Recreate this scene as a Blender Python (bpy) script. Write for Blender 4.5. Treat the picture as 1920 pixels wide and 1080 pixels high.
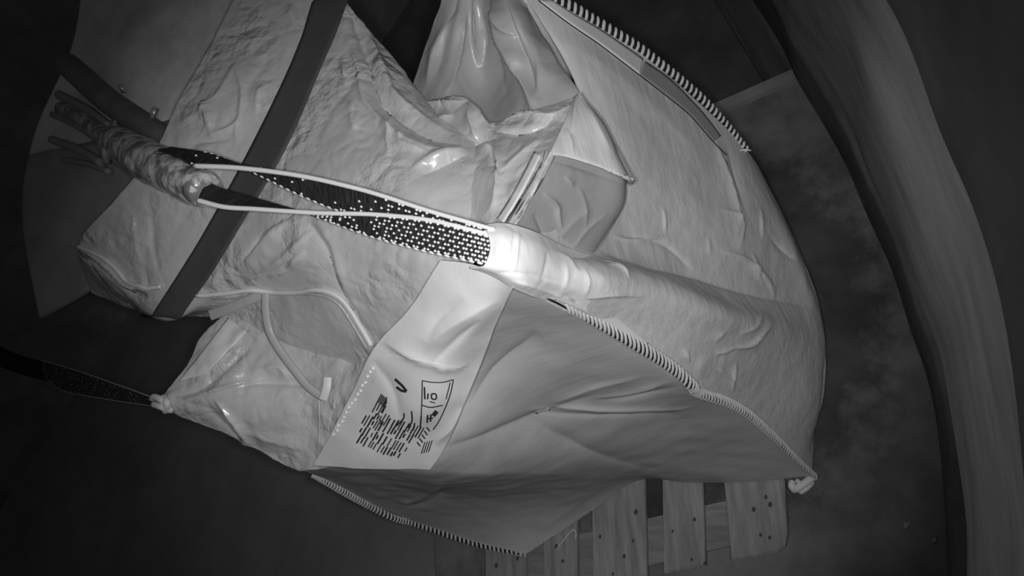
import bpy, bmesh, math, random
import numpy as np
from mathutils import Vector, Matrix, noise
from mathutils.bvhtree import BVHTree

random.seed(7); rng = np.random.default_rng(7)
S = bpy.context.scene
COL = S.collection
for o in list(bpy.data.objects): bpy.data.objects.remove(o)

# ------------------------------------------------------------------ camera, light, exposure
F, NX, NY, H = 1100.0, 1640.0, 985.0, 2.2          # focal length (px of a 1920 frame), image of the point straight below, height
n_ = np.array([NX-960, NY-540, F]); n_ /= np.linalg.norm(n_)
z_ = np.array([0, 0, 1.0]); h_ = z_-(z_@n_)*n_; h_ /= np.linalg.norm(h_)
R_ = np.array([np.cross(h_, -n_), h_, -n_])         # rows: world X, Y, Z in camera axes (x right, y down, z forward)
CAM = np.array([0, 0, H])
cd = bpy.data.cameras.new('camera'); cd.sensor_width = 36; cd.lens = 36*F/1920; cd.clip_start = .02
cam = bpy.data.objects.new('camera', cd); COL.objects.link(cam)
xw, yw, zw = R_@[1, 0, 0], R_@[0, -1, 0], R_@[0, 0, -1]
M4 = Matrix(((xw[0], yw[0], zw[0], CAM[0]), (xw[1], yw[1], zw[1], CAM[1]), (xw[2], yw[2], zw[2], CAM[2]), (0, 0, 0, 1)))
cam.matrix_world = M4
S.camera = cam
# infrared lamps that sit either side of the lens on the security camera
for k, (dx, dy) in enumerate(((.032, .012), (-.032, -.012))):
    ld = bpy.data.lights.new('infrared_lamp', 'SPOT'); ld.energy = 20.0; ld.spot_size = math.radians(82); ld.spot_blend = .6; ld.shadow_soft_size = .016
    lo = bpy.data.objects.new('infrared_lamp', ld); COL.objects.link(lo)
    m = M4.copy(); m.translation = Vector(CAM+xw*dx+yw*dy); lo.matrix_world = m
w = bpy.data.worlds.new('night'); S.world = w; w.use_nodes = True
w.node_tree.nodes['Background'].inputs[0].default_value = (.030, .030, .030, 1)
w.node_tree.nodes['Background'].inputs[1].default_value = 1.0
S.view_settings.view_transform = 'Standard'; S.view_settings.look = 'None'
S.view_settings.exposure = 0; S.view_settings.gamma = 1; S.view_settings.use_curve_mapping = False

# ------------------------------------------------------------------ geometry helpers
def ray(px, py): return R_@np.array([px-960, py-540, F])
def Z(px, py, z): d = ray(px, py); return CAM+d*((z-H)/d[2])          # the point seen at a pixel that lies at height z
def D(px, py, d): return CAM+ray(px, py)*(d/F)                        # ... that lies at depth d
def proj(P):
    c = (np.asarray(P)-CAM)@R_
    return np.stack([960+F*c[..., 0]/c[..., 2], 540+F*c[..., 1]/c[..., 2]], -1)
def GZ(rows): return np.array([[Z(*p) for p in r] for r in rows])
def GD(rows): return np.array([[D(*p) for p in r] for r in rows])
def cr(P, n, axis=0):                                                 # Catmull-Rom through control points
    P = np.moveaxis(np.asarray(P, float), axis, 0)
    Q = np.concatenate([[2*P[0]-P[1]], P, [2*P[-1]-P[-2]]])
    t = np.linspace(0, len(P)-1, n); i = np.minimum(t.astype(int), len(P)-2); u = (t-i).reshape((-1,)+(1,)*(P.ndim-1))
    a, b, c, d = Q[i], Q[i+1], Q[i+2], Q[i+3]
    r = .5*((2*b)+(c-a)*u+(2*a-5*b+4*c-d)*u*u+(3*b-a-3*c+d)*u**3)
    return np.moveaxis(r, 0, axis)
def surf(ctrl, nu, nv): return cr(cr(ctrl, nu, 0), nv, 1)
def normals(G):
    du = np.gradient(G, axis=0); dv = np.gradient(G, axis=1)
    n = np.cross(du, dv); n /= np.linalg.norm(n, axis=-1, keepdims=True)+1e-12
    s = np.sign((n*(CAM-G)).sum(-1, keepdims=True)); s[s == 0] = 1
    return n*s
def segdist(p, line, full=False):
    d = np.full(p.shape[:-1], 1e9); tt = np.zeros_like(d); sg = np.ones_like(d); acc = 0.0
    L = [math.dist(a, b) for a, b in zip(line[:-1], line[1:])]; tot = sum(L)
    for (a, b), l in zip(zip(line[:-1], line[1:]), L):
        a = np.array(a, float); b = np.array(b, float); ab = b-a
        t = np.clip(((p-a)@ab)/(ab@ab), 0, 1); q = p-(a+t[..., None]*ab)
        dd = np.linalg.norm(q, axis=-1); k = dd < d
        d = np.where(k, dd, d); tt = np.where(k, (acc+t*l)/tot, tt); sg = np.where(k, np.sign(ab[0]*q[..., 1]-ab[1]*q[..., 0]), sg); acc += l
    return (d, tt, sg) if full else d
def crease(G, lines, mask=None):                                      # folds: (points in px, height m, half width px); sharp one side, soft the other, dying out at the ends
    n = normals(G); p = proj(G); h = np.zeros(G.shape[:2])
    for k, (pts, amp, wd) in enumerate(lines):
        if len(pts) > 2: pts = [tuple(q) for q in cr(np.array(pts, float), len(pts)*4)]
        d, t, sg = segdist(p, pts, True)
        tp = np.sin(np.pi*np.clip(t, .0, 1))**.8+.03
        w1 = np.where((sg > 0) == (k % 2 == 0), wd*.6, wd*1.25)
        h += amp*tp*np.exp(-np.sqrt((d/w1)**2+.04)+.2)
    if mask is not None: h *= mask
    return G+n*h[..., None]
def rumple(G, amp, scale, kind='v', seed=0, mask=None):
    n = normals(G); h = np.zeros(G.shape[:2])
    for i in range(G.shape[0]):
        for j in range(G.shape[1]):
            v = Vector(G[i, j])*scale+Vector((seed*3.1, seed*1.7, seed))
            if kind == 'v':
                v = v+noise.noise_vector(v*.7)*.6
                dd = noise.voronoi(v)[0]; h[i, j] = (dd[1]-dd[0])-.35
            elif kind == 'r': h[i, j] = .5-abs(noise.noise(v))*2
            else: h[i, j] = noise.noise(v)
    if mask is not None: h *= mask
    return G+n*(h*amp)[..., None]

def mesh(name, V, Fc, mat, parent=None, smooth=True, thick=0):
    V = np.asarray(V, float); c = (V.max(0)+V.min(0))/2
    me = bpy.data.meshes.new(name); me.from_pydata((V-c).tolist(), [], [tuple(map(int, f)) for f in Fc]); me.update()
    if smooth: me.polygons.foreach_set('use_smooth', [True]*len(me.polygons))
    me.materials.append(mat)
    o = bpy.data.objects.new(name, me); COL.objects.link(o)
    W = Vector(c); o['w'] = list(W)
    if parent is not None: o.parent = parent; o.location = W-Vector(parent['w'])
    else: o.location = W
    if thick:
        md = o.modifiers.new('thickness', 'SOLIDIFY'); md.thickness = abs(thick); md.offset = -1 if thick > 0 else 0
    return o
def gridfaces(a, b, off=0, wrap=False):
    f = []
    for i in range(a-1):
        for j in range(b if wrap else b-1):
            k = (j+1) % b
            f.append((off+i*b+j, off+i*b+k, off+(i+1)*b+k, off+(i+1)*b+j))
    return f
def orient(G):                                                        # make faces look at the camera
    du = np.gradient(G, axis=0); dv = np.gradient(G, axis=1)
    s = ((np.cross(dv, du))*(CAM-G)).sum()
    return G if s > 0 else G[:, ::-1]
def gobj(name, G, mat, parent=None, thick=.003, smooth=True):
    G = orient(G)
    return mesh(name, G.reshape(-1, 3), gridfaces(*G.shape[:2]), mat, parent, smooth, thick)
def bvh(*grids):
    V = []; Fc = []
    for G in grids:
        Fc += gridfaces(G.shape[0], G.shape[1], len(V)); V += [tuple(p) for p in G.reshape(-1, 3)]
    return BVHTree.FromPolygons(V, Fc)
def hit(B, px, py, off):                                              # point on a surface, lifted off it
    d = Vector(ray(px, py)).normalized(); r = B.ray_cast(Vector(CAM), d)
    if r[0] is None:
        return None
    nn = r[1] if r[1].dot(d) < 0 else -r[1]
    return np.array(r[0]+nn*off)
def path2(pts, n):
    return cr(np.array(pts, float), n)
def lay(B, pts, wd, n, off, m=3):                                     # a strip laid on a surface along a line; wd in px
    c = path2(pts, n); t = np.gradient(c, axis=0); t /= np.linalg.norm(t, axis=1, keepdims=True)+1e-9; nn = np.stack([-t[:, 1], t[:, 0]], 1)
    G = []; last = None
    for i in range(n):
        row = []
        for s in np.linspace(-.5, .5, m):
            q = c[i]+nn[i]*wd*s; p = hit(B, q[0], q[1], off)
            row.append(p)
        if any(p is None for p in row): continue
        G.append(row)
    return np.array(G)
def frames(P):
    T = np.gradient(P, axis=0); T /= np.linalg.norm(T, axis=1, keepdims=True)+1e-12
    u = np.cross(T[0], [.31, .22, .92]); u /= np.linalg.norm(u); U = []
    for t in T:
        u = u-(u@t)*t; u /= np.linalg.norm(u); U.append(u.copy())
    U = np.array(U); return T, U, np.cross(T, U)
def tube(P, r, seg=8, caps=True):
    P = np.asarray(P, float); T, U, W = frames(P); r = np.broadcast_to(r, (len(P),))
    a = np.linspace(0, 2*math.pi, seg, endpoint=False)
    G = P[:, None]+r[:, None, None]*(np.cos(a)[None, :, None]*U[:, None]+np.sin(a)[None, :, None]*W[:, None])
    V = G.reshape(-1, 3); Fc = gridfaces(len(P), seg, 0, True)
    if caps: Fc += [tuple(range(seg))[::-1], tuple((len(P)-1)*seg+k for k in range(seg))]
    return V, Fc
def join(parts):
    V = []; Fc = []
    for v, f in parts:
        o = len(V); V += [tuple(x) for x in v]; Fc += [tuple(o+i for i in q) for q in f]
    return np.array(V), Fc
def prism(quad, z0, z1, bev=.004):
    """a board with four plan corners, worn edges"""
    q = np.array(quad)[:, :2]; c = q.mean(0); inn = c+(q-c)*(1-2*bev/np.linalg.norm(q-c, axis=1, keepdims=True))
    L = [(q, z0), (q, z1-bev), (inn, z1)]
    V = [(x, y, z) for P, z in L for x, y in P]; n = len(q)
    Fc = gridfaces(3, n, 0, True)+[tuple(range(n))[::-1], tuple(2*n+k for k in range(n))]
    return np.array(V), Fc
def box(c, s, ax=None):
    ax = np.eye(3) if ax is None else np.array(ax)
    V = [np.array(c)+sum(sg*h*a for sg, h, a in zip((i, j, k), np.array(s)/2, ax)) for i in (-1, 1) for j in (-1, 1) for k in (-1, 1)]
    return np.array(V), [(0, 1, 3, 2), (4, 6, 7, 5), (0, 4, 5, 1), (2, 3, 7, 6), (0, 2, 6, 4), (1, 5, 7, 3)]
def empty(name, loc, label, cat, group=None):
    o = bpy.data.objects.new(name, None); COL.objects.link(o); o.location = Vector(loc); o['w'] = list(map(float, loc))
    o.empty_display_size = .1
    return tag(o, label, cat, group)
def tag(o, label, cat, group=None):
    o['label'] = label; o['category'] = cat
    if group: o['group'] = group
    return o
def struct(o): o['kind'] = 'structure'; return o

# ------------------------------------------------------------------ materials (an infrared picture: greys only)
def mat(name, v, rough=.6, spec=.5, bumps=(), var=0, vscale=6, metal=0, stretch=(1, 1, 1), rotz=0, contrast=None, coat=0, coatr=.1, mask=None):
    m = bpy.data.materials.new(name); m.use_nodes = True; nt = m.node_tree; b = nt.nodes['Principled BSDF']
    b.inputs['Base Color'].default_value = (v, v, v, 1); b.inputs['Roughness'].default_value = rough
    b.inputs['Metallic'].default_value = metal; b.inputs['Specular IOR Level'].default_value = spec
    b.inputs['Coat Weight'].default_value = coat; b.inputs['Coat Roughness'].default_value = coatr
    tc = nt.nodes.new('ShaderNodeNewGeometry'); mp = nt.nodes.new('ShaderNodeMapping')
    mp.vector_type = 'TEXTURE'; mp.inputs['Rotation'].default_value = (0, 0, rotz); mp.inputs['Scale'].default_value = tuple(1/x for x in stretch)
    nt.links.new(tc.outputs['Position'], mp.inputs['Vector'])
    if var:
        nz = nt.nodes.new('ShaderNodeTexNoise'); nz.inputs['Scale'].default_value = vscale; nz.inputs['Detail'].default_value = 8; nz.inputs['Roughness'].default_value = .65
        nt.links.new(mp.outputs[0], nz.inputs['Vector'])
        cr_ = nt.nodes.new('ShaderNodeValToRGB'); e = cr_.color_ramp.elements; lo, hi = contrast or (.3, .7)
        e[0].position = lo; e[1].position = hi
        a, c = v*(1-var), min(1, v*(1+var)); e[0].color = (a, a, a, 1); e[1].color = (c, c, c, 1)
        nt.links.new(nz.outputs['Fac'], cr_.inputs[0]); nt.links.new(cr_.outputs[0], b.inputs['Base Color'])
    mk = None
    if mask:
        mn = nt.nodes.new('ShaderNodeTexNoise'); mn.inputs['Scale'].default_value = mask; mn.inputs['Detail'].default_value = 2; nt.links.new(mp.outputs[0], mn.inputs['Vector'])
        mk = nt.nodes.new('ShaderNodeMapRange'); mk.inputs['From Min'].default_value = .46; mk.inputs['From Max'].default_value = .62; mk.inputs['To Min'].default_value = .12; nt.links.new(mn.outputs['Fac'], mk.inputs['Value'])
    prev = None
    for kind, sc, st, dist in bumps:
        if kind == 'noise':
            t = nt.nodes.new('ShaderNodeTexNoise'); t.inputs['Detail'].default_value = 6; out = t.outputs['Fac']
        elif kind == 'vor':
            t = nt.nodes.new('ShaderNodeTexVoronoi'); t.feature = 'DISTANCE_TO_EDGE'; out = t.outputs['Distance']
        else:
            t = nt.nodes.new('ShaderNodeTexWave'); t.inputs['Distortion'].default_value = 3; t.inputs['Detail'].default_value = 3; out = t.outputs['Fac']
        t.inputs['Scale'].default_value = sc; nt.links.new(mp.outputs[0], t.inputs['Vector'])
        bp = nt.nodes.new('ShaderNodeBump'); bp.inputs['Strength'].default_value = st; bp.inputs['Distance'].default_value = dist
        nt.links.new(out, bp.inputs['Height'])
        if mk and dist > .004: nt.links.new(mk.outputs[0], bp.inputs['Strength'])
        if prev: nt.links.new(prev.outputs[0], bp.inputs['Normal'])
        prev = bp
    if prev: nt.links.new(prev.outputs[0], b.inputs['Normal'])
    return m
M_body = mat('woven_bag_fabric', .66, .5, .4, [('noise', 9, .42, .006), ('noise', 24, .25, .0018), ('noise', 120, .2, .0010)], .06, 7, stretch=(.22, 8, 5), rotz=.913)
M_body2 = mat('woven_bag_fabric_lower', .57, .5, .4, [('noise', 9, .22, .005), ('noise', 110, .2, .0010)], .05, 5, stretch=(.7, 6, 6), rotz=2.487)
M_skirt = mat('thin_skirt_film', .64, .30, .8, [('vor', 15, 1, .016), ('noise', 34, 1, .011), ('noise', 130, .3, .0014)], .08, 7, coat=1, coatr=.18, mask=6)
M_tent = mat('top_panel_film', .48, .45, .5, [('noise', 30, .3, .006), ('noise', 200, .2, .001)], .07, 8, coat=.3, coatr=.2)
M_flap = mat('pale_hem_fabric', .78, .45, .45, [('noise', 40, .2, .004), ('noise', 260, .2, .001)], .04, 9)
M_white = mat('white_sleeve_cloth', .95, .5, .4, [('noise', 50, .25, .004)], .04, 12)
M_label = mat('label_sheet', .80, .5, .4, [('noise', 30, .1, .003)], .02, 9)
M_ink = mat('label_ink', .04, .7, .2)
M_web = mat('black_webbing', .028, .6, .4, [('noise', 60, .8, .004), ('noise', 300, .4, .001)], .7, 30, stretch=(6, 1, 1), rotz=1.7, contrast=(.4, .65))
M_dot = mat('pale_webbing_thread', .97, .4, .5)
M_core = mat('seam_core', .016, .8, .2)
M_stitch = mat('seam_yarn', .62, .6, .3, [('noise', 400, .3, .001)], .1, 60)
M_belt = mat('black_belt', .085, .7, .25, [('wave', 150, .25, .001)], .12, 20)
M_wood = mat('pallet_wood', .33, .75, .25, [('noise', 30, .3, .003)], .28, 5, stretch=(1.0, 9, 6), rotz=.70, contrast=(.35, .72))
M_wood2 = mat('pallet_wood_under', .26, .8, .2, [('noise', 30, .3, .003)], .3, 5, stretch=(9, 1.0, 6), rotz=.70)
M_knot = mat('wood_knot', .09, .8, .2)
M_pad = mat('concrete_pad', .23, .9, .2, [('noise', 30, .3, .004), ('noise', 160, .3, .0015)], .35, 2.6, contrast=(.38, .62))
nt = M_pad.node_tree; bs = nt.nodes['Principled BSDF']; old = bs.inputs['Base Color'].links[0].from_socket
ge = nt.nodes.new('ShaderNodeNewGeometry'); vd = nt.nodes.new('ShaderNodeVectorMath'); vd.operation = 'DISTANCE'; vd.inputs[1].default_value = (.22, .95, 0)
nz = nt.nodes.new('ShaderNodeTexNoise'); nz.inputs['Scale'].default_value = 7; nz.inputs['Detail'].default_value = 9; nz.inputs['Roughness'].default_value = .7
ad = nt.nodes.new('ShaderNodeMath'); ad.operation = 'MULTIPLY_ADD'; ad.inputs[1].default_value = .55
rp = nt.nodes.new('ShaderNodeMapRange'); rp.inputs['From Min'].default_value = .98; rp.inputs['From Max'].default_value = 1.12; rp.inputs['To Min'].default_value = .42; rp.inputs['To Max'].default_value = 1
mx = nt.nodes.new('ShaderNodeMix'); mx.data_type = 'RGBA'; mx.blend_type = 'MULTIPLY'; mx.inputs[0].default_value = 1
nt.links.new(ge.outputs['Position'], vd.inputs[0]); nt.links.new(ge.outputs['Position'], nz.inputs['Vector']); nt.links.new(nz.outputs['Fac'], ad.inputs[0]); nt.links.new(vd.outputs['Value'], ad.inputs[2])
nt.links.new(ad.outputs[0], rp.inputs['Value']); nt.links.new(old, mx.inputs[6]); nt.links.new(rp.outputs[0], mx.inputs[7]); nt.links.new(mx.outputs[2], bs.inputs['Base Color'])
M_floor = mat('dark_sooty_floor', .22, .9, .15, [('noise', 40, .3, .003)], .3, 3)
M_soot = mat('black_sooty_wall', .32, .9, .1, [('noise', 20, .3, .004)], .3, 3)
M_hem_shaded = mat('shaded_hem_fabric', .34, .45, .45, [('noise', 40, .25, .004), ('noise', 220, .25, .0012)], .06, 8)  # tilted hem panel's shading put partly into this darker cloth colour
M_step = mat('dark_concrete_step', .34, .9, .15, [('noise', 40, .3, .003)], .2, 2)
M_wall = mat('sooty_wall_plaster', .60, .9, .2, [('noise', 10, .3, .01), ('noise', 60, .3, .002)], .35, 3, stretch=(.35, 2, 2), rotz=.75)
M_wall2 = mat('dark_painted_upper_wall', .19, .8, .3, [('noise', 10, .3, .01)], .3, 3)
M_base = mat('dark_wall_base', .17, .9, .2, [('noise', 30, .3, .004)], .35, 5)
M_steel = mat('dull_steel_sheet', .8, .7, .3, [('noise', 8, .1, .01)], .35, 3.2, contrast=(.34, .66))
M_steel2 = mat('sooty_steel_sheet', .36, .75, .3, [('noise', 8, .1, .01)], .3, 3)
M_beam = mat('dark_painted_steel', .21, .6, .35, [('noise', 40, .3, .002)], .3, 8)
M_rust = mat('flaking_rusty_steel', .26, .6, .5, [('noise', 25, .5, .01), ('vor', 30, .4, .006)], .6, 14, contrast=(.4, .6))
M_tape = mat('crumpled_tape', .46, .35, .7, [('vor', 26, .6, .012), ('noise', 60, .5, .005)], .42, 26, contrast=(.45, .54), coat=.5, coatr=.15)
M_bolt = mat('bright_bolt', .7, .3, .8, metal=.6)
M_chip = mat('pale_chip', .5, .8, .2)

# ------------------------------------------------------------------ setting: floor, pad, wall
L0, L1 = Z(815, 1000, 0), Z(818, 1080, 0); ldir = (L1-L0)/np.linalg.norm(L1-L0)
B0, B1 = Z(1300, 228, 0), Z(1490, 146, 0); bdir = (B1-B0)/np.linalg.norm(B1-B0)
def isect(p, d, q, e):
    A = np.array([[d[0], -e[0]], [d[1], -e[1]]]); t = np.linalg.solve(A, (q-p)[:2]); return p+d*t[0]
corner = isect(L0, ldir, B0, bdir)
basepx = [(1385, -40), (1462, 80), (1497, 155), (1546, 237), (1590, 318), (1624, 400), (1672, 507), (1708, 622), (1737, 704), (1757, 800), (1772, 960), (1776, 1080), (1778, 1200)]
wl = cr(np.array([Z(x, y, 0) for x, y in basepx]), 60)
d0 = wl[0]-wl[3]; d0 /= np.linalg.norm(d0); d1 = wl[-1]-wl[-4]; d1 /= np.linalg.norm(d1)
wl = np.concatenate([[wl[0]+d0*1.6, wl[0]+d0*.6], wl, [wl[-1]+d1*.8]])
V, Fc = box((0, 1.5, -.94), (9, 9, .08)); struct(mesh('floor', V, Fc, M_floor, smooth=False))
V, Fc = box((0, 5.2, 1.2), (9, .1, 4.3)); struct(mesh('wall_back', V, Fc, M_soot, smooth=False))
V, Fc = box((-4.3, 1.5, 1.2), (.1, 7.3, 4.3)); struct(mesh('wall_left', V, Fc, M_soot, smooth=False))
nearL = L0+ldir*1.2
barEnd = isect(B0, bdir, wl[6], wl[7]-wl[6])
k0 = int(np.argmin(np.linalg.norm(wl-barEnd, axis=1)))
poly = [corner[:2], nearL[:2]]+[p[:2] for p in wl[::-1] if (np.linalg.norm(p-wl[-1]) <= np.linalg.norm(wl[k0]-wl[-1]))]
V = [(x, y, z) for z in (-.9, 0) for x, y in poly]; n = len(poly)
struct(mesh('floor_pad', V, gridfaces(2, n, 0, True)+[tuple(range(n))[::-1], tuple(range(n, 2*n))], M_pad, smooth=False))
# lower step beside the pad
lperp = np.array([-ldir[1], ldir[0], 0]); lperp = lperp if (lperp[:2]@(L0[:2]-np.array([0, .8]))) > 0 else -lperp
q = [nearL+ldir*.3, corner-ldir*.9, corner-ldir*.9+lperp*5, nearL+ldir*.3+lperp*5]
V, Fc = prism(q, -.9, -.3, .01); struct(mesh('floor_step', V, Fc, M_step, smooth=False))
# wall the camera is fixed to; a curved line of masonry with a dark proud base
wn = np.gradient(wl, axis=0)[:, :2]; wn /= np.linalg.norm(wn, axis=1, keepdims=True); wn = np.stack([-wn[:, 1], wn[:, 0]], 1)
if (wn[30]@(np.array([-.1, .9])-wl[30, :2])) < 0: wn = -wn
def wallgrid(prof):
    return np.array([[(p[0]-q[0]*o, p[1]-q[1]*o, z) for o, z in prof] for p, q in zip(wl, wn)])
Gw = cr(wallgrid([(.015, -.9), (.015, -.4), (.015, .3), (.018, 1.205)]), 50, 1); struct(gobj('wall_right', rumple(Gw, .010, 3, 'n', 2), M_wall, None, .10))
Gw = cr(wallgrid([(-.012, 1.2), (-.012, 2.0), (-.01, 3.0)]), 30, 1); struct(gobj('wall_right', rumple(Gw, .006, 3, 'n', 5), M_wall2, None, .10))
Gb = wallgrid([(.0, 0), (0, .235), (.006, .25), (.04, .255)])
struct(gobj('baseboard_right', Gb, M_base, None, 0))

# ------------------------------------------------------------------ wooden pallet
pt = .144
def zz(x, y): return Z(x, y, pt)
ends = (zz(905, 1139), zz(1471, 1034))
edir = (ends[1]-ends[0])/np.linalg.norm(ends[1]-ends[0])
boards = [((1357, 906), (1371, 1052), (1471, 902), (1478, 1020)), ((1241, 900), (1245, 1075), (1318, 905), (1323, 1061)),
          ((1109, 960), (1112, 1097), (1209, 900), (1213, 1081)), ((1018, 1000), (1020, 1116), (1082, 995), (1083, 1103)), ((908, 1000), (911, 1136), (984, 1010), (986, 1122))]
pal = empty('wooden_pallet', (-.25, .85, 0), 'worn wooden pallet of spaced planks under the big woven bag', 'pallet')
pdirs = []; near = []; far = []
for a0, a1, b0, b1 in boards:
    A0, A1, Q0, Q1 = zz(*a0), zz(*a1), zz(*b0), zz(*b1)
    dm = (A0-A1)/np.linalg.norm(A0-A1)+(Q0-Q1)/np.linalg.norm(Q0-Q1); pdirs.append(dm/np.linalg.norm(dm))
pd = sum(pdirs)/len(pdirs); pd /= np.linalg.norm(pd)
knots = []
for i, (a0, a1, b0, b1) in enumerate(boards):
    A0, A1, Q0, Q1 = zz(*a0), zz(*a1), zz(*b0), zz(*b1)
    e1 = isect(A1, A0-A1, ends[0], edir); e2 = isect(Q1, Q0-Q1, ends[0], edir)
    da = (A0-A1)/np.linalg.norm(A0-A1); db = (Q0-Q1)/np.linalg.norm(Q0-Q1)
    dd = da*.15+db*.15+pd*.7; dd /= np.linalg.norm(dd)
    fa, fb = e1+da*.35+dd*.85, e2+db*.35+dd*.85
    if i == 0:       # rounded outer corner
        q = [e1, e2+(e1-e2)*.22, e2+(e1-e2)*.05+db*.012, e2+db*.045, e2+db*.35, fb, fa, e1+da*.35]
    else: q = [e1, e2, e2+db*.35, fb, fa, e1+da*.35]
    V, Fc = prism(q, pt-.022, pt-random.uniform(0, .003)); bo = mesh('deck_board', V, Fc, M_wood, pal, False)
    near.append((e1, e2)); far.append((fa, fb))
# knots and nail heads lie on the boards
kp = [(1125, 1006), (1187, 1014), (1170, 1043), (1261, 996), (1302, 974), (1297, 1049), (1321, 1056), (1436, 932), (1444, 946), (1426, 1003), (1443, 1008), (1413, 955), (1192, 960), (970, 1047), (1055, 1052), (1043, 1025), (1149, 1076), (930, 1060)]
deck = [o for o in pal.children]
for x, y in kp:
    c = Z(x, y, pt+.0006); r = random.uniform(.004, .007); a = np.linspace(0, 2*math.pi, 9, endpoint=False)
    P = [c+pd*math.cos(t)*r*1.3+edir*math.sin(t)*r for t in a]; P2 = [p-np.array([0, 0, .004]) for p in P]
    k = min(range(5), key=lambda i: abs((boards[i][0][0]+boards[i][2][0])/2-x))
    mesh('knot', np.array(P2+P), gridfaces(2, 9, 0, True)+[tuple(range(9, 18))], M_knot, deck[k], False)
pe0, pe1 = near[-1][0], near[0][1]
inner = isect(Z(1226, 969, .122), pd, ends[0], edir)
sw = np.linalg.norm(Z(1226, 969, .122)-inner)
def lower(p, z): q = np.array(p, float); q[2] = z; return q
for s in (0, .52, 1.05):
    q = [pe0+pd*s, pe1+pd*s-edir*.0, pe1+pd*(s+sw), pe0+pd*(s+sw)]
    if s == 0: q = [pe0+pd*.004, pe1+pd*.05-edir*.01, pe1+pd*sw-edir*.004, pe0+pd*sw]
    V, Fc = prism(q, .1, .1215); mesh('stringer_board', V, Fc, M_wood2, pal, False)
    for k in (0, .5, 1):
        c = pe0+(pe1-pe0)*(.08+.84*k)+pd*(s+sw/2)
        V, Fc = box((c[0], c[1], .061), (.12, .12, .078), (edir, pd, (0, 0, 1))); mesh('pallet_block', V, Fc, M_wood2, pal, False)
for k in (0, .5, 1):
    c = pe0+(pe1-pe0)*(.08+.84*k)+pd*.6
    V, Fc = box((c[0], c[1], .011), (.1, 1.19, .022), (edir, pd, (0, 0, 1))); mesh('bottom_board', V, Fc, M_wood, pal, False)

# ------------------------------------------------------------------ the big bag
bag = empty('big_bag', (-.1, .9, .146), 'large pale woven bulk bag hanging open by black loops above the pallet', 'bulk bag')
A_ = [(1522, 893, .15), (1452, 822, .40), (1370, 764, .65), (1292, 727, .86), (1150, 628, 1.13), (1050, 578, 1.3), (960, 532, 1.42), (945, 500, 1.48)]
AB = GZ([
 [A_[0], (1400, 903, .15), (1290, 905, .15), (1195, 902, .15), (1095, 968, .15), (985, 1040, .15)],
 [A_[1], (1330, 850, .38), (1200, 868, .46), (1060, 894, .56), (980, 945, .34), (890, 1016, .22)],
 [A_[2], (1240, 800, .63), (1090, 835, .73), (930, 892, .83), (860, 935, .56), (785, 983, .38)],
 [A_[3], (1160, 755, .83), (1010, 800, .90), (850, 888, .98), (760, 920, .76), (690, 943, .64)],
 [A_[4], (1050, 690, 1.06), (930, 750, 1.07), (790, 862, 1.12), (690, 892, .98), (612, 901, .90)],
 [A_[5], (960, 640, 1.19), (850, 720, 1.16), (730, 810, 1.16), (640, 866, 1.12), (565, 880, 1.08)],
 [A_[6], (890, 600, 1.33), (800, 670, 1.25), (690, 760, 1.15), (575, 830, 1.12), (450, 826, 1.24)],
 [A_[7], (850, 560, 1.36), (740, 640, 1.20), (610, 710, 1.08), (460, 760, 1.16), (305, 757, 1.38)]])
AC = GZ([
 [A_[0], (1528, 800, .15), (1532, 690, .15), (1528, 590, .15), (1500, 490, .15), (1440, 390, .15)],
 [A_[1], (1525, 780, .28), (1545, 690, .29), (1538, 590, .33), (1490, 455, .48), (1435, 340, .5)],
 [A_[2], (1460, 700, .52), (1490, 630, .51), (1480, 555, .50), (1445, 420, .64), (1395, 275, .74)],
 [A_[3], (1340, 640, .87), (1375, 590, .86), (1370, 535, .76), (1350, 390, .85), (1300, 182, .95)],
 [A_[4], (1190, 565, 1.16), (1225, 525, 1.12), (1240, 480, .99), (1240, 320, 1.05), (1207, 103, 1.10)],
 [A_[5], (1085, 530, 1.33), (1130, 500, 1.27), (1165, 455, 1.12), (1175, 270, 1.16), (1120, 48, 1.22)],
 [A_[6], (985, 500, 1.44), (1040, 474, 1.38), (1100, 440, 1.25), (1120, 230, 1.22), (1050, 8, 1.31)],
 [A_[7], (955, 470, 1.48), (1000, 440, 1.42), (1060, 400, 1.32), (1086, 180, 1.25), (965, -40, 1.40)]])
# hidden back corner and the two hidden faces
Dk = [(-.18, 1.58, .15), (-.24, 1.68, .4), (-.26, 1.7, .65), (-.26, 1.7, .86), (-.24, 1.66, 1.0), (-.22, 1.6, 1.1), (-.2, 1.5, 1.16), (-.18, 1.45, 1.2)]
def backface(P, Q):
    out = []
    for p, q in zip(P, Q):
        p = np.array(p); q = np.array(q); m = (p+q)/2; c = np.array([-.1, .95, m[2]]); o = m-c; o /= np.linalg.norm(o)+1e-9
        k = np.array([0, 0, -.16*max(0, p[2]-.9)/.5]); out.append([p, p*.7+q*.3+o*.05+k, m+o*.06+k, p*.3+q*.7+o*.05, q])
    return np.array(out)
BD = backface(AB[:, -1], Dk); CD = backface(AC[:, -1], Dk)
NV = 330
gAB = surf(AB, NV, 300); gAC = surf(AC, NV, 330); gBD = surf(BD, NV, 40); gCD = surf(CD, NV, 40)
def edgefade(G, k=10):                                                # keep shared edges where they are
    a = np.linspace(0, 1, G.shape[0])[:, None]; b = np.linspace(0, 1, G.shape[1])[None]
    return np.clip(np.minimum(b, 1-b)*k, 0, 1)*np.clip(np.minimum(a+.03, 1-a+.03)*k, 0, 1)
def faded(G, fn):
    G2 = fn(G); return G+(G2-G)*edgefade(G)[..., None]
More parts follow.
